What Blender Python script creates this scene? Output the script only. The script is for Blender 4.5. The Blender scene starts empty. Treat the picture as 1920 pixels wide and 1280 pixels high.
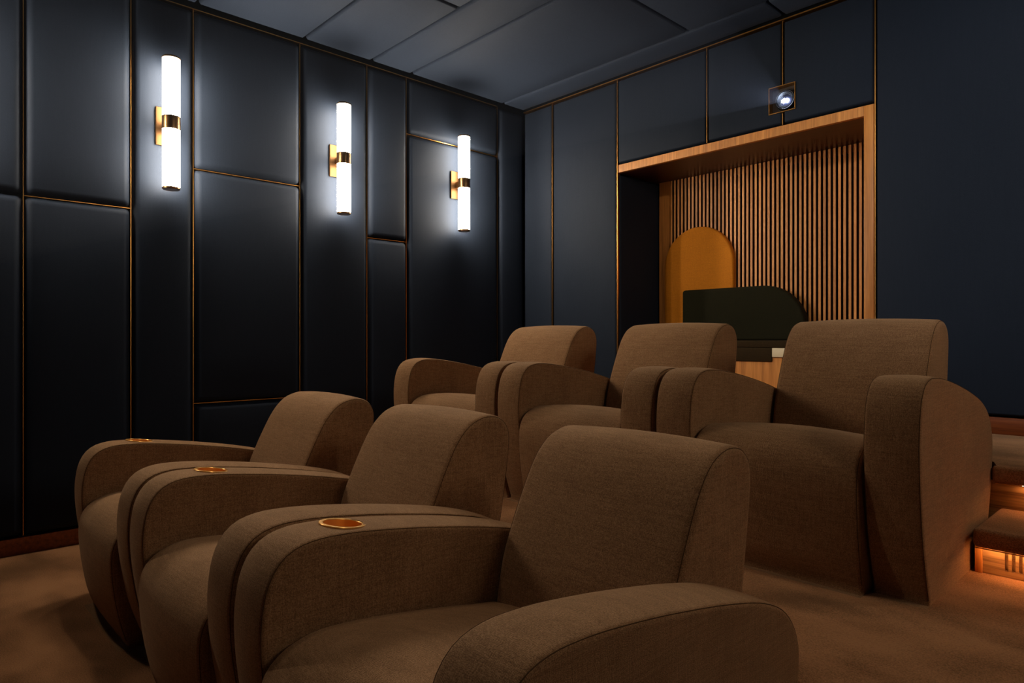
import bpy, bmesh, math, random
from math import pi, sin, cos, radians
from mathutils import Vector, Matrix

random.seed(7)
sc = bpy.context.scene
COL = sc.collection

# ------------------------------------------------------------------ camera, world, exposure
cam_d = bpy.data.cameras.new('camera')
cam = bpy.data.objects.new('camera', cam_d)
COL.objects.link(cam)
cam.location = (0, 0, 1.0)
cam.rotation_euler = (radians(90), 0, radians(46.9917))
cam_d.sensor_width = 36
cam_d.lens = 1242.8 / 1920 * 36
cam_d.shift_y = -3.77 / 1920
cam_d.clip_start = 0.02
sc.camera = cam

world = bpy.data.worlds.new('world')
sc.world = world
world.use_nodes = True
world.node_tree.nodes['Background'].inputs[0].default_value = (0.01, 0.012, 0.015, 1)
world.node_tree.nodes['Background'].inputs[1].default_value = 0.2

vs = sc.view_settings
vs.view_transform = 'Standard'
vs.look = 'None'
vs.gamma = 1
vs.use_curve_mapping = False
vs.exposure = 0.0
try:
    sc.cycles.use_denoising = True
    sc.cycles.max_bounces = 8
    sc.cycles.diffuse_bounces = 4
    sc.cycles.volume_bounces = 0
except Exception:
    pass

# light levels of the lamps and the added fill spots (used by their builders)
SCONCE = 64.0
SCONCE_R = 40.0
FILL_SPOT_W = 45.0
FILL_DOWN_W = 13.0
STEP_LED = 31.0
BEAM_W = 170.0

for sx_, sy_, tx_, ty_, tz_, deg_, w_ in ((-1.75, 0.75, -2.2, 3.7, 1.65, 58, FILL_SPOT_W), (-0.55, 0.75, -0.60, 3.7, 1.75, 58, 2.6 * FILL_SPOT_W),
                                          (-2.60, 0.95, -2.60, 0.90, 0, 66, FILL_DOWN_W), (-1.75, 0.95, -1.75, 0.90, 0, 66, FILL_DOWN_W), (-0.95, 0.95, -0.95, 0.90, 0, 66, FILL_DOWN_W)):
    sl = bpy.data.lights.new('added_fill_spot', 'SPOT')  # unseen spot added as fill for the back wall, chairs and carpet
    sl.energy = w_
    sl.color = (0.90, 0.95, 1.0) if sx_ == -0.55 else (1.0, 0.86, 0.66)
    sl.spot_size = radians(deg_)
    sl.spot_blend = 0.9
    sl.shadow_soft_size = 0.06
    so = bpy.data.objects.new('added_fill_spot', sl)
    COL.objects.link(so)
    so.location = (sx_, sy_, 2.80)
    so.rotation_euler = (Vector((tx_, ty_, tz_)) - Vector(so.location)).to_track_quat('-Z', 'Y').to_euler()

XL, YB, ZC = -3.807, 3.679, 2.80           # brass line planes of left wall, back wall; top of walls
XR, YF = 0.95, -2.7                        # right and front walls (out of view)
P2, P3 = 0.272, 0.568                      # seat platform, rear level


# ------------------------------------------------------------------ materials
def mat(name, base, rough=0.6, metal=0.0, build=None, spec=0.5, emit=None, strength=0.0):
    m = bpy.data.materials.new(name)
    m.use_nodes = True
    nt = m.node_tree
    b = nt.nodes['Principled BSDF']
    b.inputs['Base Color'].default_value = (*base, 1)
    b.inputs['Roughness'].default_value = rough
    b.inputs['Metallic'].default_value = metal
    b.inputs['Specular IOR Level'].default_value = spec
    if emit:
        b.inputs['Emission Color'].default_value = (*emit, 1)
        b.inputs['Emission Strength'].default_value = strength
    if build:
        build(nt, b)
    return m


def node(nt, t, **kw):
    n = nt.nodes.new(t)
    for k, v in kw.items():
        setattr(n, k, v)
    return n


def noise(nt, vec, scale, detail=3, rough=0.55):
    n = node(nt, 'ShaderNodeTexNoise')
    n.inputs['Scale'].default_value = scale
    n.inputs['Detail'].default_value = detail
    n.inputs['Roughness'].default_value = rough
    nt.links.new(vec, n.inputs['Vector'])
    return n.outputs['Fac']


def mapping(nt, scale, out='Object', obj_random=False):
    tc = node(nt, 'ShaderNodeTexCoord')
    mp = node(nt, 'ShaderNodeMapping')
    mp.inputs['Scale'].default_value = scale
    nt.links.new(tc.outputs[out], mp.inputs['Vector'])
    if obj_random:
        oi = node(nt, 'ShaderNodeObjectInfo')
        mul = node(nt, 'ShaderNodeMath', operation='MULTIPLY')
        mul.inputs[1].default_value = 37.0
        cx = node(nt, 'ShaderNodeCombineXYZ')
        nt.links.new(oi.outputs['Random'], mul.inputs[0])
        for i in range(3):
            nt.links.new(mul.outputs[0], cx.inputs[i])
        nt.links.new(cx.outputs[0], mp.inputs['Location'])
    return mp.outputs['Vector']


def ramp(nt, fac, stops):
    r = node(nt, 'ShaderNodeValToRGB')
    el = r.color_ramp.elements
    while len(el) < len(stops):
        el.new(0.5)
    for e, (p, c) in zip(el, stops):
        e.position = p
        e.color = (*c, 1)
    nt.links.new(fac, r.inputs[0])
    return r.outputs[0]


def bump(nt, b, h, strength, dist):
    bp = node(nt, 'ShaderNodeBump')
    bp.inputs['Strength'].default_value = strength
    bp.inputs['Distance'].default_value = dist
    nt.links.new(h, bp.inputs['Height'])
    nt.links.new(bp.outputs[0], b.inputs['Normal'])


def mth(nt, op, a, b):
    n = node(nt, 'ShaderNodeMath', operation=op)
    for i, v in enumerate((a, b)):
        if isinstance(v, (int, float)):
            n.inputs[i].default_value = v
        else:
            nt.links.new(v, n.inputs[i])
    return n.outputs[0]


def fabric_nodes(c_dark, c_mid, c_light, weave=420, bstr=0.55, bdist=0.0012, sheen=0.25, tint=(1, 0.85, 0.65), thread=0.0056):
    def f(nt, b):
        v = mapping(nt, (1, 1, 1))
        fine = noise(nt, v, weave, 2, 0.6)
        slub_h = noise(nt, mapping(nt, (14, 14, 240)), 1.0, 2)
        slub_v = noise(nt, mapping(nt, (240, 240, 14)), 1.0, 2)
        big = noise(nt, v, 6, 3)
        tcu = node(nt, 'ShaderNodeTexCoord')
        wob = node(nt, 'ShaderNodeTexNoise')
        wob.inputs['Scale'].default_value = 55
        wob.inputs['Detail'].default_value = 2
        nt.links.new(tcu.outputs['UV'], wob.inputs['Vector'])
        mx = node(nt, 'ShaderNodeVectorMath', operation='MULTIPLY_ADD')
        mx.inputs[1].default_value = (0.012, 0.012, 0)
        nt.links.new(wob.outputs['Color'], mx.inputs[0])
        nt.links.new(tcu.outputs['UV'], mx.inputs[2])
        sep = node(nt, 'ShaderNodeSeparateXYZ')
        nt.links.new(mx.outputs[0], sep.inputs[0])
        K = 2 * pi / thread
        s1 = mth(nt, 'SINE', mth(nt, 'MULTIPLY', mth(nt, 'ADD', sep.outputs[0], sep.outputs[1]), K), 0)
        s2 = mth(nt, 'SINE', mth(nt, 'MULTIPLY', mth(nt, 'SUBTRACT', sep.outputs[0], sep.outputs[1]), K), 0)
        wv = mth(nt, 'ADD', mth(nt, 'MULTIPLY', mth(nt, 'MULTIPLY', s1, s2), 0.5), 0.5)
        s = mth(nt, 'ADD', mth(nt, 'MULTIPLY', fine, 0.48), mth(nt, 'MULTIPLY', wv, 0.14))
        s = mth(nt, 'ADD', s, mth(nt, 'MULTIPLY', slub_h, 0.14))
        s = mth(nt, 'ADD', s, mth(nt, 'MULTIPLY', slub_v, 0.14))
        s = mth(nt, 'ADD', s, mth(nt, 'MULTIPLY', big, 0.10))
        nt.links.new(ramp(nt, s, [(0.37, c_dark), (0.50, c_mid), (0.63, c_light)]), b.inputs['Base Color'])
        b.inputs['Sheen Weight'].default_value = sheen
        b.inputs['Sheen Roughness'].default_value = 0.5
        b.inputs['Sheen Tint'].default_value = (*tint, 1)
        bump(nt, b, s, bstr, bdist)
    return f


def wall_fabric(nt, b, k=1.0):
    v = mapping(nt, (1, 1, 1))
    fine = noise(nt, v, 300, 3, 0.6)
    thr = noise(nt, mapping(nt, (120, 120, 9)), 1.0, 3)
    big = noise(nt, v, 1.7, 3)
    s = mth(nt, 'ADD', mth(nt, 'MULTIPLY', fine, 0.55), mth(nt, 'ADD', mth(nt, 'MULTIPLY', thr, 0.2), mth(nt, 'MULTIPLY', big, 0.25)))
    nt.links.new(ramp(nt, s, [(0.3, tuple(k * c for c in (0.0110, 0.0160, 0.0285))), (0.7, tuple(k * c for c in (0.0185, 0.0258, 0.0425)))]), b.inputs['Base Color'])
    bump(nt, b, fine, 0.25, 0.0008)


def carpet_nodes(nt, b):
    v = mapping(nt, (1, 1, 1), 'Generated')
    tc = node(nt, 'ShaderNodeNewGeometry')
    pos = tc.outputs['Position']
    pile = noise(nt, pos, 260, 3, 0.7)
    mp = node(nt, 'ShaderNodeMapping')
    mp.inputs['Rotation'].default_value = (0, 0, 0.5)
    mp.inputs['Scale'].default_value = (3.0, 5.0, 4)
    nt.links.new(pos, mp.inputs['Vector'])
    brush = noise(nt, mp.outputs[0], 1.0, 2, 0.5)
    s = mth(nt, 'ADD', mth(nt, 'MULTIPLY', pile, 0.5), mth(nt, 'MULTIPLY', brush, 0.5))
    nt.links.new(ramp(nt, s, [(0.42, (0.18, 0.076, 0.029)), (0.5, (0.35, 0.153, 0.065)), (0.58, (0.48, 0.22, 0.098))]), b.inputs['Base Color'])
    b.inputs['Sheen Weight'].default_value = 0.3
    b.inputs['Sheen Tint'].default_value = (1, 0.7, 0.45, 1)
    bump(nt, b, pile, 0.8, 0.004)


def wood_nodes(axis, dark, mid, light, rand=True, tint=0.5):
    sc3 = {'z': (26, 26, 1.3), 'x': (2.0, 60, 60), 'zfine': (90, 90, 3)}[axis]

    def f(nt, b):
        v = mapping(nt, sc3, 'Object', rand)
        g = noise(nt, v, 1.0, 5, 0.62)
        fine = noise(nt, mapping(nt, tuple(k * 6 for k in sc3), 'Object', rand), 1.0, 2)
        s = mth(nt, 'ADD', mth(nt, 'MULTIPLY', g, 0.8), mth(nt, 'MULTIPLY', fine, 0.2))
        colr = ramp(nt, s, [(0.33, dark), (0.5, mid), (0.66, light)])
        oi = node(nt, 'ShaderNodeObjectInfo')
        hsv = node(nt, 'ShaderNodeHueSaturation')
        val = mth(nt, 'ADD', mth(nt, 'MULTIPLY', oi.outputs['Random'], tint), 1 - tint / 2)
        nt.links.new(val, hsv.inputs['Value'])
        nt.links.new(colr, hsv.inputs['Color'])
        nt.links.new(hsv.outputs[0], b.inputs['Base Color'])
        bump(nt, b, s, 0.12, 0.001)
    return f


def brushed(nt, b):
    v = mapping(nt, (8, 8, 220))
    n = noise(nt, v, 1.0, 2)
    r = node(nt, 'ShaderNodeMapRange')
    r.inputs['To Min'].default_value = 0.22
    r.inputs['To Max'].default_value = 0.42
    nt.links.new(n, r.inputs['Value'])
    nt.links.new(r.outputs[0], b.inputs['Roughness'])


M = {}
M['wall'] = mat('navy wall fabric', (0.05, 0.06, 0.08), 0.62, build=wall_fabric, spec=0.09)
M['ceil'] = mat('grey navy ceiling fabric', (0.06, 0.07, 0.09), 0.7, build=lambda nt, b: wall_fabric(nt, b, 2.1), spec=0.1)
M['gap'] = mat('dark backing', (0.006, 0.007, 0.009), 0.9, spec=0.1)
M['brass'] = mat('brass strip', (0.66, 0.33, 0.095), 0.32, 1.0)
M['bronze'] = mat('brushed bronze', (0.40, 0.225, 0.105), 0.3, 1.0, build=brushed)
M['plate'] = mat('satin bronze plate', (0.060, 0.031, 0.014), 0.45, 1.0)
M['gold'] = mat('polished brass', (0.95, 0.50, 0.13), 0.28, 0.6, build=lambda nt, b: None)
M['wool'] = mat('brown wool', (0.15, 0.09, 0.05), 0.9, spec=0.15,
                build=fabric_nodes((0.125, 0.059, 0.024), (0.258, 0.131, 0.060), (0.435, 0.237, 0.120), tint=(1, 0.7, 0.45)))
M['seam'] = mat('seam thread', (0.085, 0.042, 0.017), 0.9, spec=0.1)
M['carpet'] = mat('brown carpet', (0.2, 0.12, 0.06), 0.95, spec=0.1, build=carpet_nodes)
M['walnut'] = mat('walnut vertical', (0.3, 0.14, 0.05), 0.45,
                  build=wood_nodes('z', (0.42, 0.145, 0.028), (0.68, 0.26, 0.056), (0.84, 0.36, 0.088), True, 0.3))
M['walnut_fine'] = mat('walnut veneer', (0.4, 0.2, 0.08), 0.4,
                       build=wood_nodes('zfine', (0.46, 0.165, 0.034), (0.62, 0.24, 0.052), (0.76, 0.33, 0.077), True, 0.26))
M['walnut_dark_shade'] = mat('dark walnut and slat side shade', (0.05, 0.015, 0.006), 0.35,
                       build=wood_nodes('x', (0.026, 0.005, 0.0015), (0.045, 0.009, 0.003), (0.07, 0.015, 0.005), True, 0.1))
M['redwood'] = mat('red stained skirting', (0.12, 0.035, 0.014), 0.4,
                   build=wood_nodes('x', (0.105, 0.021, 0.004), (0.185, 0.040, 0.007), (0.26, 0.064, 0.012), True, 0.1))
M['riser'] = mat('riser wood', (0.4, 0.2, 0.07), 0.45,
                 build=wood_nodes('x', (0.10, 0.034, 0.009), (0.38, 0.19, 0.070), (0.52, 0.29, 0.12), True, 0.1))
M['amber'] = mat('amber upholstery', (0.42, 0.16, 0.022), 0.8, spec=0.2,
                 build=fabric_nodes((0.52, 0.165, 0.007), (0.64, 0.215, 0.010), (0.74, 0.26, 0.015), 300, 0.3, 0.0006, 0.05))
M['olive'] = mat('dark olive upholstery', (0.014, 0.012, 0.004), 0.85, spec=0.15,
                 build=fabric_nodes((0.010, 0.009, 0.003), (0.015, 0.013, 0.004), (0.021, 0.018, 0.006), 300, 0.3, 0.0006, 0.02))
M['umber'] = mat('umber bench fabric', (0.03, 0.018, 0.007), 0.85, spec=0.15,
                 build=fabric_nodes((0.024, 0.014, 0.005), (0.040, 0.022, 0.007), (0.055, 0.031, 0.011), 300, 0.3, 0.0006, 0.05))
M['cream'] = mat('cream plate', (0.80, 0.66, 0.44), 0.5)
M['black'] = mat('black plastic', (0.012, 0.012, 0.014), 0.35)
M['darkport'] = mat('dark brown port lining', (0.035, 0.02, 0.014), 0.5)
M['lensgrey'] = mat('lens barrel metal', (0.16, 0.18, 0.22), 0.25, 0.8)
M['lensglass'] = mat('coated lens glass', (0.05, 0.06, 0.12), 0.05, 0.0, spec=1.0, emit=(0.25, 0.32, 0.7), strength=0.0)
M['lamp'] = mat('frosted lamp glass', (0.9, 0.85, 0.7), 0.4, emit=(1.0, 0.86, 0.66), strength=SCONCE)
M['lamp_r'] = mat('frosted lamp glass dimmed', (0.9, 0.85, 0.7), 0.4, emit=(1.0, 0.86, 0.66), strength=SCONCE_R)
M['led'] = mat('warm light strip', (0.9, 0.6, 0.3), 0.5, emit=(1.0, 0.50, 0.19), strength=STEP_LED)
M['beam_lamp'] = mat('projector light', (1, 1, 1), 0.5, emit=(0.86, 0.92, 1.0), strength=30)
M['dot'] = mat('status light', (1, 1, 1), 0.5, emit=(0.9, 0.95, 1.0), strength=1.5)
M['plain'] = mat('dark front wall paint', (0.03, 0.034, 0.04), 0.8)


# ------------------------------------------------------------------ mesh helpers
def link(name, me, m=None, parent=None, loc=None):
    if m is not None and not me.materials:
        me.materials.append(m)
    o = bpy.data.objects.new(name, me)
    COL.objects.link(o)
    if parent is not None:
        o.parent = parent
    if loc is not None:
        o.location = loc
    return o


def pyd(name, verts, faces, smooth=True, angle=35):
    me = bpy.data.meshes.new(name)
    me.from_pydata(verts, [], faces)
    bm = bmesh.new()
    bm.from_mesh(me)
    bmesh.ops.recalc_face_normals(bm, faces=bm.faces)
    bm.to_mesh(me)
    bm.free()
    if smooth:
        me.shade_smooth()
        me.set_sharp_from_angle(angle=radians(angle))
    return me


def boxes(name, lst, bevel=0.0, segs=2):
    """one mesh from a list of (x0,x1,y0,y1,z0,z1)"""
    bm = bmesh.new()
    for (x0, x1, y0, y1, z0, z1) in lst:
        mtx = Matrix.Translation(((x0 + x1) / 2, (y0 + y1) / 2, (z0 + z1) / 2)) @ Matrix.Diagonal((abs(x1 - x0), abs(y1 - y0), abs(z1 - z0), 1))
        bmesh.ops.create_cube(bm, size=1, matrix=mtx)
    if bevel:
        bmesh.ops.bevel(bm, geom=list(bm.edges), offset=bevel, segments=segs, profile=0.5, affect='EDGES')
    me = bpy.data.meshes.new(name)
    bm.to_mesh(me)
    bm.free()
    if bevel:
        me.shade_smooth()
        me.set_sharp_from_angle(angle=radians(40))
    return me


def lathe(name, prof, n=40, axis='z', closed=False, caps=True):
    """prof: (radius, height) list revolved about axis"""
    vs_, fs = [], []
    for r, h in prof:
        for i in range(n):
            a = 2 * pi * i / n
            p = (r * cos(a), r * sin(a), h)
            if axis == 'y':
                p = (p[0], -p[2], p[1])
            vs_.append(p)
    k = len(prof)
    for j in range(k if closed else k - 1):
        for i in range(n):
            a, b = j * n + i, j * n + (i + 1) % n
            c, d = ((j + 1) % k) * n + (i + 1) % n, ((j + 1) % k) * n + i
            fs.append((a, b, c, d))
    if not closed and caps:
        if prof[0][0] > 1e-6:
            fs.append(tuple(range(n))[::-1])
        if prof[-1][0] > 1e-6:
            fs.append(tuple((k - 1) * n + i for i in range(n)))
    return pyd(name, vs_, fs)


def tag(o, label=None, cat=None, group=None, kind=None):
    if label:
        o['label'] = label
    if cat:
        o['category'] = cat
    if group:
        o['group'] = group
    if kind:
        o['kind'] = kind
    return o


def empty(name, loc=(0, 0, 0)):
    o = bpy.data.objects.new(name, None)
    o.empty_display_size = 0.1
    COL.objects.link(o)
    o.location = loc
    return o


def struct(name, me, m):
    return tag(link(name, me, m), kind='structure')


def padded(name, w, h, T, R, puff=0.004, corner=0.02, hole=None):
    """upholstered pad in local (a, b, n): a 0..w, b 0..h, bulging to n = T"""
    R = min(R, w * 0.45, h * 0.45)

    def axis(L):
        ks = 6
        e = [R * (1 - cos(pi / 2 * i / ks)) for i in range(ks + 1)]
        mid = [R + (L - 2 * R) * i / 5 for i in range(1, 5)]
        return e + mid + [L - x for x in e[::-1]]

    def prof(x, L):
        d = min(x, L - x)
        if d >= R:
            return 1.0
        return math.sqrt(max(0, 1 - (1 - d / R) ** 2))
    A, B = axis(w), axis(h)
    if hole:
        A = sorted(A + [q for q in hole[:2] if 0 < q < w])
        B = sorted(B + [q for q in hole[2:] if 0 < q < h])
    vs_, fs = [], []
    for b in B:
        for a in A:
            f = prof(a, w) * prof(b, h)
            bulge = puff * (1 - (2 * a / w - 1) ** 2) * (1 - (2 * b / h - 1) ** 2)
            aa, bb = a, b
            # round the corners a little
            da, db = min(a, w - a), min(b, h - b)
            if da < corner and db < corner:
                ca, cb = corner - da, corner - db
                l = math.hypot(ca, cb)
                mx = max(ca, cb)
                if l > 1e-9:
                    k = mx / l
                    sa = 1 if a < w / 2 else -1
                    sb = 1 if b < h / 2 else -1
                    aa = (0 if sa > 0 else w) + sa * (corner - ca * k)
                    bb = (0 if sb > 0 else h) + sb * (corner - cb * k)
            vs_.append((aa, bb, (T + bulge) * f))
    na = len(A)
    for j in range(len(B) - 1):
        for i in range(na - 1):
            if hole and A[i] >= hole[0] - 1e-6 and A[i + 1] <= hole[1] + 1e-6 and B[j] >= hole[2] - 1e-6 and B[j + 1] <= hole[3] + 1e-6:
                continue
            fs.append((j * na + i, j * na + i + 1, (j + 1) * na + i + 1, (j + 1) * na + i))
    return vs_, fs


def panel_on(plane, base, a0, a1, b0, b1, T, R, parent, name='padded_panel', puff=0.004, m=None, gap=0.004, corner=0.018, hole=None):
    a0, a1, b0, b1 = a0 + gap, a1 - gap, b0 + gap, b1 - gap
    if hole:
        hole = (hole[0] - a0, hole[1] - a0, hole[2] - b0, hole[3] - b0)
    v, f = padded(name, a1 - a0, b1 - b0, T, R, puff, corner, hole)
    out = []
    for a, b, n in v:
        if plane == 'left':      # faces +X, a = y, b = z
            out.append((base + n, a0 + a, b0 + b))
        elif plane == 'back':    # faces -Y, a = x, b = z
            out.append((a0 + a, base - n, b0 + b))
        elif plane == 'ceil':    # faces -Z, a = x, b = y
            out.append((a0 + a, b0 + b, base - n))
    me = bpy.data.meshes.new(name)
    me.from_pydata(out, [], f)
    bm = bmesh.new()
    bm.from_mesh(me)
    nrm = {'left': Vector((1, 0, 0)), 'back': Vector((0, -1, 0)), 'ceil': Vector((0, 0, -1))}[plane]
    bm.faces.ensure_lookup_table()
    bm.normal_update()
    if sum((fc.normal.dot(nrm) * fc.calc_area() for fc in bm.faces)) < 0:
        bmesh.ops.reverse_faces(bm, faces=bm.faces)
    bm.to_mesh(me)
    bm.free()
    me.shade_smooth()
    return link(name, me, m or M['wall'], parent)


def boolean_cut(o, cutter_me):
    c = bpy.data.objects.new('cutter', cutter_me)
    COL.objects.link(c)
    c.matrix_world = o.matrix_world
    md = o.modifiers.new('cut', 'BOOLEAN')
    md.operation = 'DIFFERENCE'
    md.solver = 'EXACT'
    md.object = c
    bpy.context.view_layer.update()
    dg = bpy.context.evaluated_depsgraph_get()
    me = bpy.data.meshes.new_from_object(o.evaluated_get(dg))
    o.modifiers.remove(md)
    old = o.data
    o.data = me
    bpy.data.objects.remove(c)
    bpy.data.meshes.remove(old)
    return o


# ------------------------------------------------------------------ room shell
wl = struct('wall_left', boxes('wall_left', [(XL - 0.15, XL - 0.030, YF, YB + 0.026, -0.1, 2.95)]), M['gap'])
yb0 = YB + 0.026
NX0, NX1, NX2, NZ = -2.857, -1.268, -1.215, 2.157       # niche left, jamb inner, jamb outer, soffit
PX0, PX1, PZ0, PZ1 = -1.775, -1.622, 2.284, 2.436       # projector port
wb = struct('wall_back', boxes('wall_back', [
    (XL - 0.15, NX0 - 0.02, yb0, yb0 + 0.10, P3 - 0.1, 2.95),
    (NX2, XR + 0.1, yb0, yb0 + 0.10, P3 - 0.1, 2.95),
    (NX0 - 0.02, PX0, yb0, yb0 + 0.10, 2.212, 2.95),
    (PX1, NX2, yb0, yb0 + 0.10, 2.212, 2.95),
    (PX0, PX1, yb0, yb0 + 0.10, 2.212, PZ0),
    (PX0, PX1, yb0, yb0 + 0.10, PZ1, 2.95)]), M['gap'])
ceil = struct('ceiling', boxes('ceiling', [(XL - 0.1, XR + 0.1, YF - 0.1, YB + 0.1, 2.858, 2.96)]), M['gap'])
struct('wall_right', boxes('wall_right', [(XR, XR + 0.1, YF, YB + 0.02, -0.1, 2.86)]), M['wall'])
struct('wall_front', boxes('wall_front', [(XL - 0.02, XR, YF - 0.1, YF, -0.1, 2.86)]), M['plain'])
struct('floor', boxes('floor', [(XL - 0.03, XR, YF, 1.42, -0.1, 0.0)]), M['carpet'])
struct('floor', boxes('floor', [(XL - 0.03, XR, 1.41, 3.0, -0.05, P2)], 0.012), M['carpet'])
L_ = [(XL - 0.03, 2.855), (-0.540, 2.855), (-0.540, 2.752), (XR, 2.752), (XR, yb0), (XL - 0.03, yb0)]
bm = bmesh.new()
lo = [bm.verts.new((x_, y_, 0.510)) for x_, y_ in L_]
hi = [bm.verts.new((x_, y_, P3)) for x_, y_ in L_]
bm.faces.new(lo[::-1])
bm.faces.new(hi)
for i in range(6):
    bm.faces.new((lo[i], lo[(i + 1) % 6], hi[(i + 1) % 6], hi[i]))
bmesh.ops.bevel(bm, geom=list(bm.edges), offset=0.012, segments=4, profile=0.5, affect='EDGES')
me = bpy.data.meshes.new('floor')
bm.to_mesh(me)
bm.free()
me.shade_smooth()
me.set_sharp_from_angle(angle=radians(40))
struct('floor', me, M['carpet'])

# skirting
struct('baseboard_left', boxes('baseboard_left', [(XL - 0.03, XL - 0.006, YF, 1.41, 0.0, 0.079)], 0.002), M['redwood'])
struct('baseboard_back', boxes('baseboard_back', [(NX2 + 0.002, XR, YB + 0.002, yb0, P3, P3 + 0.077)], 0.002), M['redwood'])
struct('baseboard_back', boxes('baseboard_back', [(XL, NX0 - 0.012, YB + 0.002, yb0, P3, P3 + 0.077)], 0.002), M['redwood'])

# ---- left wall pads and brass lines
LV = [-2.45, -1.62, -0.95, -0.28, 0.442, 0.889, 1.191, 1.801, 2.263, 2.570, 3.405, 3.679]
LH = {0: [1.35], 1: [1.9], 2: [], 3: [1.674], 4: [1.672], 5: [], 6: [0.652, 1.929], 7: [], 8: [1.667], 9: [2.411], 10: []}
NOBRASS = {3}
ZB, ZT = 0.085, 2.79
lbase = XL - 0.030
for i in range(len(LV) - 1):
    a0, a1 = LV[i], LV[i + 1]
    zs = [ZB] + LH[i] + [ZT]
    for k in range(len(zs) - 1):
        panel_on('left', lbase, a0, a1, zs[k], zs[k + 1], 0.041, 0.036, wl, puff=0.006)
    if i not in NOBRASS:
        for z in LH[i]:
            link('brass_strip', boxes('brass_strip', [(lbase, XL - 0.010, a0 + 0.003, a1 - 0.003, z - 0.002, z + 0.002)]), M['brass'], wl)
for y in LV[:-1]:
    link('brass_strip', boxes('brass_strip', [(lbase, XL - 0.010, y - 0.002, y + 0.002, ZB, ZT + 0.002)]), M['brass'], wl)
link('brass_strip', boxes('brass_strip', [(lbase, XL - 0.004, YF, 3.402, ZT + 0.002, ZT + 0.007)]), M['brass'], wl)

# ---- back wall pads and brass lines
bb = yb0
BT, BR = 0.031, 0.014
for (a0, a1, z0, z1) in [(XL + 0.006, -3.49, P3 + 0.08, 2.80), (-3.49, -2.868, P3 + 0.08, 2.80),
                         (-2.868, -2.174, 2.216, 2.80), (-2.174, -1.697, 2.216, 2.80), (-1.697, -1.215, 2.216, 2.80),
                         (-1.215, 0.35, P3 + 0.08, 2.80), (0.35, XR, P3 + 0.08, 2.80)]:
    port = (PX0 - 0.001, PX1 + 0.001, PZ0 - 0.001, PZ1 + 0.001) if z0 == 2.216 and a1 > -2.0 else None
    panel_on('back', bb, a0, a1, z0, z1, BT, 0.022 if a1 == -2.868 else BR, wb, puff=0.003, corner=0.008, hole=port)
for (x, z0, z1) in [(-3.49, P3 + 0.08, 2.80), (-2.868, P3 + 0.08, 2.80), (-2.174, 2.214, 2.80), (-1.697, 2.214, PZ0 - 0.004),
                    (-1.697, PZ1 + 0.004, 2.80), (-1.2135, P3 + 0.08, 2.80), (0.35, P3 + 0.08, 2.80)]:
    link('brass_strip', boxes('brass_strip', [(x - 0.0024, x + 0.0024, YB - 0.005, bb, z0, z1)]), M['brass'], wb)
link('brass_strip', boxes('brass_strip', [(XL + 0.004, XR, YB - 0.008, bb, 2.802, 2.809)]), M['brass'], wb)

# ---- ceiling pads
CY = [-2.6, -1.75, -0.95, -0.2, 0.55, 1.205, 1.822, 2.285, 2.598, 3.448, 3.676]
CX = {5: [-1.9, 0.2], 6: [-2.868, -0.9, 0.6], 7: [-0.75], 8: [-2.16, -0.2], 9: [-1.684, 0.3]}
for i in range(len(CY) - 1):
    xs = [XL - 0.002] + CX.get(i, [-1.2 - 0.3 * (i % 3)]) + [XR]
    for k in range(len(xs) - 1):
        panel_on('ceil', 2.858, xs[k], xs[k + 1], CY[i], CY[i + 1], 0.036, 0.014, ceil, puff=0.004, gap=0.003, corner=0.02, m=M['ceil'])


# ------------------------------------------------------------------ alcove in the back wall
YN = 4.20
al = struct('wall_alcove', boxes('wall_alcove', [(NX0 - 0.02, NX2, YN, YN + 0.06, P3 - 0.1, 2.25)]), M['gap'])
tr = struct('trim_1', boxes('soffit', [(NX0 - 0.018, NX1, YB + 0.02, YN, NZ, NZ + 0.04)]), M['walnut_dark_shade'])
link('side_backing', boxes('side_backing', [(NX0 - 0.06, NX0 - 0.02, yb0 + 0.002, YN, P3 - 0.1, 2.25)]), M['gap'], tr)
link('side_backing', boxes('side_backing', [(NX2, NX2 + 0.04, yb0 + 0.102, YN, P3 - 0.1, 2.25)]), M['gap'], tr)
link('alcove_base', boxes('alcove_base', [(NX0 - 0.02, NX2, yb0 + 0.002, YN, P3 - 0.1, P3)]), M['gap'], tr)
# fabric side on the left, wood jamb on the right
v, f = padded('side', 0.49, NZ - 0.01 - P3, 0.02, 0.02, 0.002, 0.008)
me = pyd('side_panel', [(NX0 - 0.018 + n, YB + 0.010 + a, P3 + b) for a, b, n in v], f)
link('side_panel', me, M['wall'], tr)
link('jamb', boxes('jamb', [(NX1, NX2 - 0.006, YB - 0.004, YN, P3, 2.209)], 0.0015), M['walnut'], tr)
# header of short upright-grain veneer pieces
x = NX0
hw = [0.075, 0.068, 0.098, 0.11, 0.115, 0.12, 0.075, 0.125, 0.09, 0.13, 0.10, 0.12, 0.11, 0.12, 0.1, 0.09]
i = 0
while x < NX1 - 0.001:
    x1 = min(NX1, x + hw[i % len(hw)])
    if NX1 - x1 < 0.03:
        x1 = NX1
    link('veneer_piece', boxes('veneer_piece', [(x + 0.0003, x1 - 0.0003, YB - 0.004, YB + 0.02, NZ, 2.209)]), M['walnut_fine'], tr)
    x = x1
    i += 1
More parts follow.
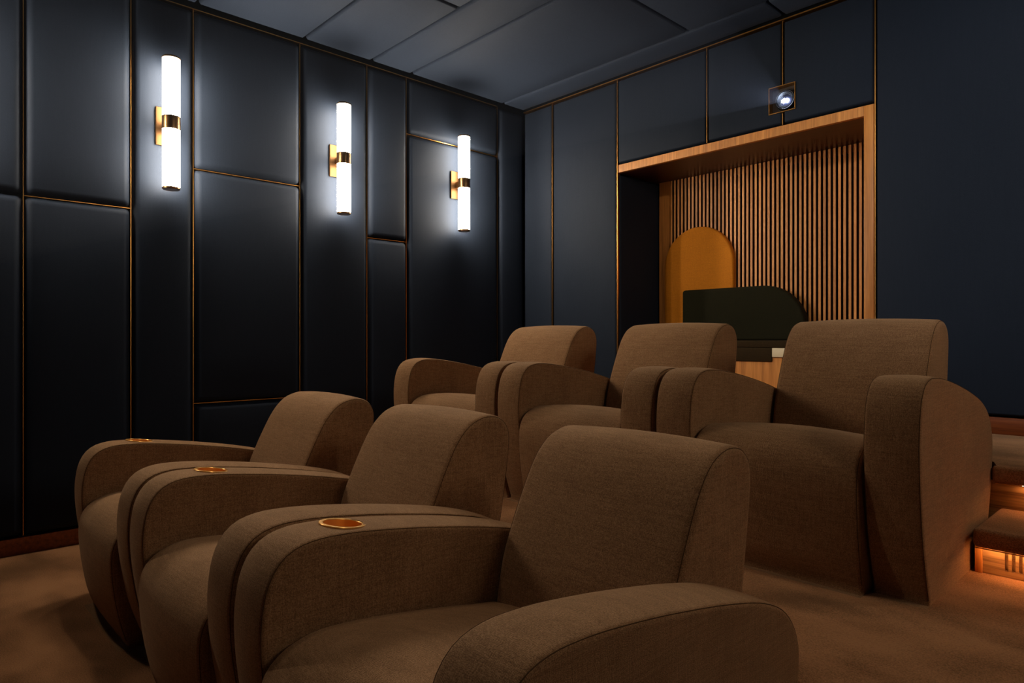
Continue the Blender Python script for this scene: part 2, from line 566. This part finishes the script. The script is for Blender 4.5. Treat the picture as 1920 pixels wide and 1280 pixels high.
# slatted back
YS = 4.15
link('backing_board', boxes('backing_board', [(NX0, NX1, YN - 0.012, YN, P3, NZ)]), M['gap'], al)
link('top_rail', boxes('top_rail', [(NX0 + 0.045, NX1, YN - 0.03, YN - 0.012, NZ - 0.045, NZ)]), M['walnut'], al)
link('side_board', boxes('side_board', [(NX0 + 0.012, -2.757, YS - 0.004, YN - 0.012, P3, NZ - 0.001)]), M['walnut'], al)
slat_me = boxes('slat', [(-0.0078, 0.0078, 0, 0.034, 0, NZ - 0.001 - P3)], 0.0012, 1)
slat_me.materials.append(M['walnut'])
slat_me.materials.append(M['walnut_dark_shade'])
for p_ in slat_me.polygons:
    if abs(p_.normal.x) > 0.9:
        p_.material_index = 1  # slat sides coloured dark to stand in for shade on their unlit faces
xs = -2.744
k = 0
while xs < NX1 - 0.006:
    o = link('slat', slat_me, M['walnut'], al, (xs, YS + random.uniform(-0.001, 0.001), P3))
    xs += 0.0294
    k += 1


def slab_from_outline(name, outline, T, r, m, plane_y, parent=None):
    """soft upholstered slab facing -Y with a rounded front edge, outline in (x, z)"""
    n = len(outline)
    cx = sum(p[0] for p in outline) / n
    cz = sum(p[1] for p in outline) / n
    nr = []
    for i in range(n):
        p0, p1 = outline[i - 1], outline[(i + 1) % n]
        tx, tz = p1[0] - p0[0], p1[1] - p0[1]
        l = math.hypot(tx, tz) or 1
        nx, nz = -tz / l, tx / l
        if nx * (cx - outline[i][0]) + nz * (cz - outline[i][1]) < 0:
            nx, nz = -nx, -nz
        nr.append((nx, nz))
    vs_, fs = [], []
    rings = [(0, 0.0), (0, T - r)] + [(r * (1 - cos(a)), T - r + r * sin(a)) for a in [pi / 10, pi / 5, pi * 0.3, pi * 0.4, pi / 2]] + [(r + 0.003, T + 0.0003)]
    for ins, d in rings:
        for (px, pz), (nx, nz) in zip(outline, nr):
            vs_.append((px + nx * ins, plane_y - d, pz + nz * ins))
    for j in range(len(rings) - 1):
        for i in range(n):
            fs.append((j * n + i, j * n + (i + 1) % n, (j + 1) * n + (i + 1) % n, (j + 1) * n + i))
    fs.append(tuple((len(rings) - 1) * n + i for i in range(n)))
    fs.append(tuple(range(n))[::-1])
    return link(name, pyd(name, vs_, fs, True, 50), m, parent)


def arc(cx, cz, r, a0, a1, n):
    return [(cx + r * cos(radians(a0 + (a1 - a0) * i / n)), cz + r * sin(radians(a0 + (a1 - a0) * i / n))) for i in range(n + 1)]


BZ = 0.994     # bench seat height
ax0, ax1 = -2.785, -2.237
ac = (ax0 + ax1) / 2
ar = (ax1 - ax0) / 2
arch_out = arc(ac, 1.79 - ar, ar, 0, 180, 36) + [(ax0, BZ + (1.79 - ar - BZ) * t) for t in (0.66, 0.33, 0)] + [(ax0 + (ax1 - ax0) * t, BZ) for t in (0.33, 0.66)] + [(ax1, BZ + (1.79 - ar - BZ) * t) for t in (0, 0.33, 0.66)]
a = slab_from_outline('arched_back_cushion', arch_out, 0.032, 0.014, M['amber'], YS - 0.002)
tag(a, 'tall amber arched cushion standing against the slatted alcove wall', 'cushion')
ox0, ox1, oz1, orr = -2.597, -1.728, 1.345, 0.285
ol_out = arc(ox1 - orr, oz1 - orr, orr, 0, 90, 20) + [(ox0 + 0.02 + (ox1 - orr - ox0 - 0.02) * t, oz1) for t in (0.8, 0.6, 0.4, 0.2)] + arc(ox0 + 0.02, oz1 - 0.02, 0.02, 90, 180, 6) + [(ox0, BZ + (oz1 - 0.02 - BZ) * t) for t in (0.6, 0.3, 0)] + [(ox0 + (ox1 - ox0) * t, BZ) for t in (0.25, 0.5, 0.75)] + [(ox1, BZ + (oz1 - orr - BZ) * t) for t in (0, 0.5)]
a = slab_from_outline('rounded_back_cushion', ol_out, 0.05, 0.016, M['olive'], YS - 0.042)
tag(a, 'dark olive back cushion rounded at its top right, leaning before the amber arch', 'cushion')

bn = empty('alcove_bench', (-2.06, 3.95, P3))
tag(bn, 'built-in bench with umber upholstery and walnut front in the alcove', 'bench')


def child(name, me, m, par):
    """link a mesh given in world coordinates under an empty that only has a location"""
    me.transform(Matrix.Translation(-Vector(par.location)))
    return link(name, me, m, par)


child('seat_cushion', boxes('seat_cushion', [(NX0 + 0.006, NX1 - 0.002, 3.692, 4.06, BZ - 0.042, BZ)], 0.006, 3), M['umber'], bn)
child('front_pad', boxes('front_pad', [(NX0 + 0.006, -1.768, 3.69, 3.73, 0.871, BZ - 0.0425)], 0.006, 3), M['umber'], bn)
child('front_plate', boxes('front_plate', [(-1.766, -1.60, 3.688, 3.735, 0.899, BZ - 0.0435)], 0.003, 2), M['cream'], bn)['label'] = 'pale cream front plate'
child('base_board', boxes('base_board', [(NX0 + 0.006, NX1 - 0.002, 3.70, 4.04, P3, BZ - 0.043)]), M['walnut'], bn)

# ------------------------------------------------------------------ projector in its port
pr = empty('projector', ((PX0 + PX1) / 2, YB, (PZ0 + PZ1) / 2))
tag(pr, 'lit projector lens recessed in a brass framed square port above the alcove', 'projector')
pcx, pcz = pr.location.x, pr.location.z
hw_, hh_ = (PX1 - PX0) / 2, (PZ1 - PZ0) / 2


def lring(name, lst, m):
    return link(name, boxes(name, lst), m, pr)


t = 0.004
lring('brass_frame', [(-hw_, hw_, -0.012, 0.028, hh_ - t, hh_), (-hw_, hw_, -0.012, 0.028, -hh_, -hh_ + t),
                      (-hw_, -hw_ + t, -0.012, 0.028, -hh_ + t, hh_ - t), (hw_ - t, hw_, -0.012, 0.028, -hh_ + t, hh_ - t)], M['brass'])
lring('port_lining', [(-hw_ + t, hw_ - t, 0.03, 0.05, -hh_ + t, hh_ - t)], M['darkport'])
lc = (0.016, 0, -0.008)


def lpart(name, prof, m, off=(0, 0, 0), n=48):
    return link(name, lathe(name, prof, n, 'y', caps=False), m, pr, (lc[0] + off[0], off[1], lc[2] + off[2]))


# lathe 'y': height h runs along -Y (towards the room)
lpart('lens_shroud', [(0.066, -0.030), (0.066, -0.020), (0.064, -0.018), (0.060, -0.018), (0.058, -0.030)], M['black'])
lpart('lens_barrel', [(0.053, -0.030), (0.053, 0.006), (0.0515, 0.008), (0.049, 0.008), (0.048, 0.006), (0.0475, -0.028)], M['black'])
lpart('trim_ring', [(0.0528, 0.0085), (0.0515, 0.0098), (0.0500, 0.0085)], M['lensgrey'])
for r_, h_ in ((0.0455, 0.004), (0.0415, 0.000), (0.0370, -0.004)):
    lpart('inner_ring', [(r_, h_ - 0.012), (r_, h_), (r_ - 0.001, h_ + 0.001), (r_ - 0.004, h_ - 0.004), (r_ - 0.0042, h_ - 0.012)], M['lensgrey'])
lpart('lens', [(0.034, -0.016), (0.033, -0.010), (0.026, -0.0055), (0.016, -0.0025), (0.006, -0.0012), (0.0, -0.001)], M['lensglass'])
ap = bmesh.new()
pts = [(-0.022, -0.004), (-0.021, 0.009), (-0.010, 0.012), (-0.002, 0.016), (0.004, 0.011), (0.016, 0.012), (0.023, 0.006), (0.021, -0.009), (0.012, -0.014), (0.004, -0.008), (-0.008, -0.010)]
me = pyd('light_aperture', [(px, yy, pz) for yy in (-0.006, -0.003) for px, pz in pts],
         [tuple(range(11)), tuple(range(11, 22))] + [(i, (i + 1) % 11, 11 + (i + 1) % 11, 11 + i) for i in range(11)], False)
link('light_aperture', me, M['beam_lamp'], pr, (lc[0], 0.0, lc[2] - 0.008))
link('status_light', lathe('status_light', [(0.0022, -0.03), (0.0022, -0.026), (0.0, -0.025)], 12, 'y'), M['dot'], pr, (-0.047, 0, 0.014))


# projector light and the haze it lights up
tgt = Vector((-1.70, YF + 0.02, 1.32))
src = Vector((pcx + lc[0], YB - 0.010, pcz + lc[2]))
sp = bpy.data.lights.new('projector_light', 'SPOT')
sp.energy = BEAM_W
sp.color = (0.50, 0.64, 1.0)
sp.spot_size = radians(38)
sp.spot_blend = 0.25
sp.shadow_soft_size = 0.004
spo = bpy.data.objects.new('projector_light', sp)
COL.objects.link(spo)
spo.location = src
spo.rotation_euler = (tgt - src).to_track_quat('-Z', 'Y').to_euler()
dv = (tgt - src)
q = dv.normalized().to_track_quat('-Z', 'Y')
hv = []
Ln = dv.length - 0.3
for d in (0.012, Ln):
    hw2, hh2 = 0.018 + d * 0.285, 0.012 + d * 0.165
    for k in range(16):
        an = 2 * pi * k / 16
        cx_, cy_ = cos(an), sin(an)
        m_ = max(abs(cx_), abs(cy_)) ** 0.6
        hv.append(tuple(src + q @ Vector((hw2 * cx_ / m_, hh2 * cy_ / m_, -d))))
hf = [tuple(range(16))[::-1], tuple(range(16, 32))] + [(i, (i + 1) % 16, 16 + (i + 1) % 16, 16 + i) for i in range(16)]
hm = bpy.data.materials.new('thin haze')
hm.use_nodes = True
hnt = hm.node_tree
hnt.nodes.remove(hnt.nodes['Principled BSDF'])
vsn = hnt.nodes.new('ShaderNodeVolumeScatter')
vsn.inputs['Density'].default_value = 0.008
vsn.inputs['Anisotropy'].default_value = 0.0
hnt.links.new(vsn.outputs[0], hnt.nodes['Material Output'].inputs['Volume'])
hz = link('projector_beam', pyd('projector_beam', hv, hf, False), hm)
tag(hz, 'faint blue haze beam spreading from the lit projector lens', 'light beam', kind='stuff')

# ------------------------------------------------------------------ wall sconces
def bar(name, pts, w, h):
    return boxes(name, pts)


TR, TH = 0.0415, 0.342


def make_sconce(lampmat):
    r = empty('wall_sconce')
    # local: +X away from the wall, wall pad surface at x = 0
    b = bmesh.new()
    link('back_plate', boxes('back_plate', [(0.000, 0.011, -0.052, 0.052, -0.1, 0.1)], 0.004, 3), M['plate'], r)
    link('bracket', boxes('bracket', [(0.010, 0.056, -0.014, 0.014, -0.022, 0.022)], 0.002), M['bronze'], r)
    cxx = 0.094
    link('collar', lathe('collar', [(TR - 0.004, -0.034), (TR + 0.0015, -0.034), (TR + 0.0018, -0.032), (TR + 0.0018, 0.032), (TR + 0.0015, 0.034), (TR - 0.004, 0.034)], 40, closed=True), M['bronze'], r, (cxx, 0, 0))
    for s in (1, -1):
        g = lathe('glass_tube', [(TR * 0.6, 0.030), (TR, 0.030), (TR, TH - 0.012), (TR * 0.6, TH - 0.012)], 40)
        c = lathe('end_cap', [(0.001, TH - 0.0115), (TR + 0.001, TH - 0.0115), (TR + 0.001, TH - 0.004), (TR - 0.003, TH), (TR - 0.007, TH), (TR - 0.0075, TH - 0.001), (0.001, TH - 0.001)], 40)
        if s < 0:
            for q in (g, c):
                q.transform(Matrix.Rotation(pi, 4, 'X'))
        link('glass_tube', g, lampmat, r, (cxx, 0, 0))
        link('end_cap', c, M['bronze'], r, (cxx, 0, 0))
    return r


def copy_tree(o, parent=None):
    c = o.copy()
    COL.objects.link(c)
    if parent is not None:
        c.parent = parent
    for ch in o.children:
        copy_tree(ch, c)
    return c


s0 = make_sconce(M['lamp'])
SX = lbase + 0.041 + 0.0055
SL = [(1.046, 'glowing tube wall sconce nearest the camera, at the left of the picture'),
      (2.030, 'glowing tube wall sconce between the other two on the panelled wall'),
      (2.980, 'glowing tube wall sconce nearest the room corner, crossing a brass line'),
      (0.066, 'tube wall sconce left of the picture edge')]
for i, (y, lab) in enumerate(SL):
    o = s0 if i == 0 else copy_tree(s0)
    o.location = (SX, y, 2.113)
    tag(o, lab, 'sconce', 'tube sconces on the left wall')
s1 = make_sconce(M['lamp_r'])
RW = ('nearest the back wall', 'farther from the back wall')
for i, y in enumerate((2.98, 2.03)):
    o = s1 if i == 0 else copy_tree(s1)
    o.location = (XR - 0.004, y, 2.113)
    o.rotation_euler = (0, 0, pi)
    tag(o, 'tube sconce on the unseen right wall, ' + RW[i], 'sconce', 'tube sconces on the right wall')

# ------------------------------------------------------------------ steps at the right
st = empty('carpeted_step', (0.25, 2.6, P2))
tag(st, 'lower carpeted step with glowing slotted walnut riser beside the armchair', 'step')
SXL = -0.526
child('tread', boxes('tread', [(SXL, XR - 0.01, 2.43, 2.80, 0.362, 0.42)], 0.013, 4), M['carpet'], st)
rb = child('riser', boxes('riser', [(-0.511, XR - 0.01, 2.487, 2.515, P2, 0.361)]), M['riser'], st)
cut = bmesh.new()
for i in range(24):
    cxs = -0.4505 + 0.0177 * i
    q = []
    for z, w in [(0.40, 1), (0.2945, 1)]:
        q.append((cxs - 0.0046, z))
    q = [(cxs - 0.0046, 0.40)] + [(cxs + 0.0046 * cos(radians(a)), 0.2945 + 0.0046 * sin(radians(a))) for a in range(180, 361, 30)] + [(cxs + 0.0046, 0.40)]
    vv = [[cut.verts.new((x_, y_, z_)) for x_, z_ in q] for y_ in (2.46, 2.503)]
    n_ = len(q)
    cut.faces.new(vv[0])
    cut.faces.new(vv[1][::-1])
    for a_ in range(n_):
        b_ = (a_ + 1) % n_
        cut.faces.new((vv[0][a_], vv[1][a_], vv[1][b_], vv[0][b_]))
bmesh.ops.recalc_face_normals(cut, faces=cut.faces)
cme = bpy.data.meshes.new('cut')
cut.to_mesh(cme)
cut.free()
cme.transform(Matrix.Translation(-Vector(st.location)))
bpy.context.view_layer.update()
boolean_cut(rb, cme)
child('end_post', boxes('end_post', [(-0.5305, -0.5115, 2.48, 2.515, P2, 0.361)], 0.001), M['walnut'], st)
child('light_strip', boxes('light_strip', [(-0.505, XR - 0.02, 2.456, 2.466, 0.3585, 0.3618)]), M['led'], st)
child('brass_edge', boxes('brass_edge', [(SXL + 0.006, XR - 0.02, 2.434, 2.440, 0.3592, 0.3615)]), M['brass'], st)
st2 = empty('step_riser', (0.25, 2.8, 0.42))
tag(st2, 'upper walnut riser lit from above, under the carpeted edge of the rear level', 'riser')
child('backing_board', boxes('backing_board', [(XL, XR - 0.01, 2.858, 2.87, P2, 0.5095)]), M['gap'], st2)
child('riser', boxes('riser', [(-0.68, XR - 0.01, 2.802, 2.828, P2, 0.5095)]), M['riser'], st2)
child('light_strip', boxes('light_strip', [(-0.46, XR - 0.02, 2.776, 2.786, 0.5065, 0.5098)]), M['led'], st2)
child('brass_edge', boxes('brass_edge', [(-0.53, XR - 0.02, 2.756, 2.762, 0.5072, 0.5095)]), M['brass'], st2)


# ------------------------------------------------------------------ armchairs
def catmull(pts, n):
    """closed Catmull-Rom through pts, resampled evenly to n points"""
    dense = []
    k = len(pts)
    for i in range(k):
        p0, p1, p2, p3 = pts[i - 1], pts[i], pts[(i + 1) % k], pts[(i + 2) % k]
        for j in range(16):
            t = j / 16
            q = []
            for c in range(2):
                q.append(0.5 * (2 * p1[c] + (p2[c] - p0[c]) * t + (2 * p0[c] - 5 * p1[c] + 4 * p2[c] - p3[c]) * t * t + (3 * p1[c] - p0[c] - 3 * p2[c] + p3[c]) * t ** 3))
            dense.append(tuple(q))
    L = [0]
    for i in range(len(dense)):
        a, b = dense[i], dense[(i + 1) % len(dense)]
        L.append(L[-1] + math.hypot(b[0] - a[0], b[1] - a[1]))
    out = []
    j = 0
    for i in range(n):
        s = L[-1] * i / n
        while L[j + 1] < s:
            j += 1
        t = (s - L[j]) / max(1e-9, L[j + 1] - L[j])
        a, b = dense[j], dense[(j + 1) % len(dense)]
        out.append((a[0] + (b[0] - a[0]) * t, a[1] + (b[1] - a[1]) * t))
    return out


def normals2(pr_):
    n = len(pr_)
    area = sum(pr_[i][0] * pr_[(i + 1) % n][1] - pr_[(i + 1) % n][0] * pr_[i][1] for i in range(n))
    sgn = 1 if area > 0 else -1
    out = []
    for i in range(n):
        a, b = pr_[i - 1], pr_[(i + 1) % n]
        tx, ty = b[0] - a[0], b[1] - a[1]
        l = math.hypot(tx, ty) or 1
        out.append((-ty / l * sgn, tx / l * sgn))      # inward
    return out


ARM_P = [(0.097, 0.0), (0.088, 0.001), (0.084, 0.01), (0.052, 0.095), (0.024, 0.19), (0.004, 0.31), (-0.003, 0.40), (0.000, 0.462), (0.010, 0.512), (0.030, 0.552),
         (0.062, 0.578), (0.108, 0.590), (0.160, 0.591), (0.230, 0.586), (0.350, 0.570), (0.490, 0.546), (0.610, 0.521), (0.700, 0.497),
         (0.775, 0.465), (0.825, 0.423), (0.852, 0.372), (0.856, 0.320), (0.842, 0.245), (0.812, 0.16), (0.775, 0.075), (0.750, 0.012), (0.746, 0.001), (0.736, 0.0)]
BACK_P = [(0.60, 0.06), (0.575, 0.20), (0.588, 0.32), (0.612, 0.445), (0.648, 0.535), (0.684, 0.610), (0.718, 0.672), (0.750, 0.713), (0.788, 0.743),
          (0.840, 0.760), (0.888, 0.758), (0.922, 0.742), (0.945, 0.712), (0.951, 0.672), (0.943, 0.600), (0.930, 0.52), (0.914, 0.43),
          (0.890, 0.30), (0.872, 0.16), (0.860, 0.06)]
SEAT_P = [(0.044, 0.0), (0.035, 0.001), (0.031, 0.01), (0.012, 0.07), (-0.006, 0.16), (-0.016, 0.25), (-0.016, 0.31), (-0.004, 0.355), (0.024, 0.386), (0.066, 0.405), (0.122, 0.413),
          (0.23, 0.404), (0.36, 0.384), (0.50, 0.358), (0.62, 0.325), (0.66, 0.22), (0.66, 0.0)]
W, AW = 0.82, 0.150


def loft(name, prof, x0, x1, r, crown, round_x0=True, round_x1=True, ncap=5, nmid=7):
    nr = normals2(prof)
    n = len(prof)
    secs = []
    for i in range(ncap + 1):
        a = pi / 2 * i / ncap
        secs.append((x0 + r * (1 - cos(a)), r * (1 - sin(a))))
    for i in range(1, nmid):
        t = i / nmid
        secs.append((x0 + r + (x1 - x0 - 2 * r) * t, -crown * (1 - (2 * t - 1) ** 2)))
    for i in range(ncap, -1, -1):
        a = pi / 2 * i / ncap
        secs.append((x1 - r * (1 - cos(a)), r * (1 - sin(a))))
    # one more ring so that the flat cheek shades flat
    pre, post = [(x0 - 0.0001, r + 0.004)], [(x1 + 0.0001, r + 0.004)]
    secs = pre + secs + post
    vs_, fs = [], []
    for xx, ins in secs:
        for (py, pz), (ny, nz) in zip(prof, nr):
            e = ins * min(1.0, pz / 0.09) if ins < 0 else ins
            vs_.append((xx, py + ny * e, pz if pz < 0.02 else max(0.0, pz + nz * e)))
    m_ = len(secs)
    for j in range(m_ - 1):
        for i in range(n):
            fs.append((j * n + i, j * n + (i + 1) % n, (j + 1) * n + (i + 1) % n, (j + 1) * n + i))
    fs.append(tuple(range(n))[::-1])
    fs.append(tuple((m_ - 1) * n + i for i in range(n)))
    me = pyd(name, vs_, fs, True, 60)
    arcl = [0.0]
    for i in range(1, n):
        arcl.append(arcl[-1] + math.hypot(prof[i][0] - prof[i - 1][0], prof[i][1] - prof[i - 1][1]))
    uv = me.uv_layers.new(name='weave')
    for p_ in me.polygons:
        cap = len(p_.vertices) > 4
        for li in p_.loop_indices:
            vi = me.loops[li].vertex_index
            co = me.vertices[vi].co
            if cap:
                uv.data[li].uv = (co.y, co.z)
            else:
                j_ = vi // n
                uv.data[li].uv = (secs[j_][0] + (-secs[j_][1] if j_ < m_ / 2 else secs[j_][1]), arcl[vi % n])
    return me


def seam_tube(name, prof, x, ins, rad, skip_z=0.012):
    """thin seam following a profile, at depth ins below it"""
    nr = normals2(prof)
    path = [(x, p[0] + q[0] * ins, p[1] + q[1] * ins) for p, q in zip(prof, nr)]
    n = len(path)
    vs_, fs = [], []
    m_ = 5
    for i in range(n):
        ny, nz = nr[i]
        for k in range(m_):
            a = 2 * pi * k / m_
            vs_.append((path[i][0] + rad * cos(a), path[i][1] + ny * rad * sin(a), path[i][2] + nz * rad * sin(a)))
    for i in range(n):
        if path[i][2] < skip_z or path[(i + 1) % n][2] < skip_z:
            continue
        for k in range(m_):
            fs.append((i * m_ + k, i * m_ + (k + 1) % m_, ((i + 1) % n) * m_ + (k + 1) % m_, ((i + 1) % n) * m_ + k))
    return pyd(name, vs_, fs)


def make_chair(sx, sy, sz):
    S = lambda pts: [(p[0] * sy, p[1] * sz) for p in pts]
    r = empty('cinema_armchair')
    ap_, bp_, sp_ = catmull(S(ARM_P), 132), catmull(S(BACK_P), 116), catmull(S(SEAT_P), 110)
    fix = lambda pr_: [(a, max(0.0, b)) for a, b in pr_]
    ap_, sp_ = fix(ap_), fix(sp_)
    w = W * sx
    R = 0.011
    k45 = 0.293
    for side in (0, 1):
        x0 = 0.0 if side == 0 else w - AW
        arm = link('armrest', loft('armrest', ap_, x0 + 0.0035, x0 + AW - 0.0035, R, 0.004), M['wool'], r)
        if side == 0:
            # recess for the cup holder
            cy, cz = 0.212 * sy, 0.5895 * sz - (0.0 if sz == 1.0 else 0.0055)
            tilt = math.atan2(-0.016 * sz, 0.12 * sy)
            cut = lathe('cut', [(0.0455, -0.075), (0.0455, 0.05)], 48)
            Tm = Matrix.Translation((0.075, cy, cz)) @ Matrix.Rotation(tilt, 4, 'X')
            cut.transform(Tm)
            boolean_cut(arm, cut)
            arm.data.shade_smooth()
            arm.data.set_sharp_from_angle(angle=radians(60))
            cup = lathe('cup_holder', [(0.0448, -0.002), (0.0520, -0.001), (0.0522, 0.0012), (0.0512, 0.0022), (0.0436, 0.0022), (0.0424, 0.0008), (0.0420, -0.070), (0.0, -0.0705),
                                       ], 56, caps=False)
            cup.transform(Tm)
            link('cup_holder', cup, M['gold'], r)['label'] = 'round brass cup holder'
        for xx in (x0 + 0.0035 + R * k45, x0 + AW - 0.0035 - R * k45):
            link('seam', seam_tube('seam', ap_, xx, R * k45 - 0.0003, 0.0009), M['seam'], arm)
    sx0, sx1 = AW + 0.001, w - AW - 0.001
    seat = link('seat', loft('seat', sp_, sx0 + 0.003, sx1 - 0.003, 0.016, 0.018), M['wool'], r)
    for xx in (sx0 + 0.003 + 0.016 * k45, sx1 - 0.003 - 0.016 * k45):
        link('seam', seam_tube('seam', sp_, xx, 0.016 * k45 - 0.0003, 0.0009), M['seam'], seat)
    back = link('backrest', loft('backrest', bp_, sx0 + 0.0035, sx1 - 0.0035, 0.021, 0.008), M['wool'], r)
    for xx in (sx0 + 0.0035 + 0.021 * k45, sx1 - 0.0035 - 0.021 * k45):
        link('seam', seam_tube('seam', bp_, xx, 0.021 * k45 - 0.0003, 0.0009), M['seam'], back)
    return r


c1 = make_chair(1.0, 1.0, 1.0)
ROW1 = [(-3.076, 'brown wool armchair in the front row, nearest the panelled left wall'),
        (-2.245, 'brown wool armchair in the middle of the front row, between two others'),
        (-1.414, 'brown wool armchair nearest the camera, at the right end of the front row')]
for i, (x, lab) in enumerate(ROW1):
    o = c1 if i == 0 else copy_tree(c1)
    o.location = (x, 0.52, 0.0)
    tag(o, lab, 'armchair', 'cinema armchairs in the front row')
c2 = make_chair(1.025, 0.95, 1.053)
ROW2 = [(-3.077, 'brown wool armchair in the back row, nearest the room corner'),
        (-2.230, 'brown wool armchair in the middle of the back row, before the olive cushion'),
        (-1.382, 'brown wool armchair at the right end of the back row, beside the lit steps')]
for i, (x, lab) in enumerate(ROW2):
    o = c2 if i == 0 else copy_tree(c2)
    o.location = (x, 1.986, P2)
    tag(o, lab, 'armchair', 'cinema armchairs in the back row')
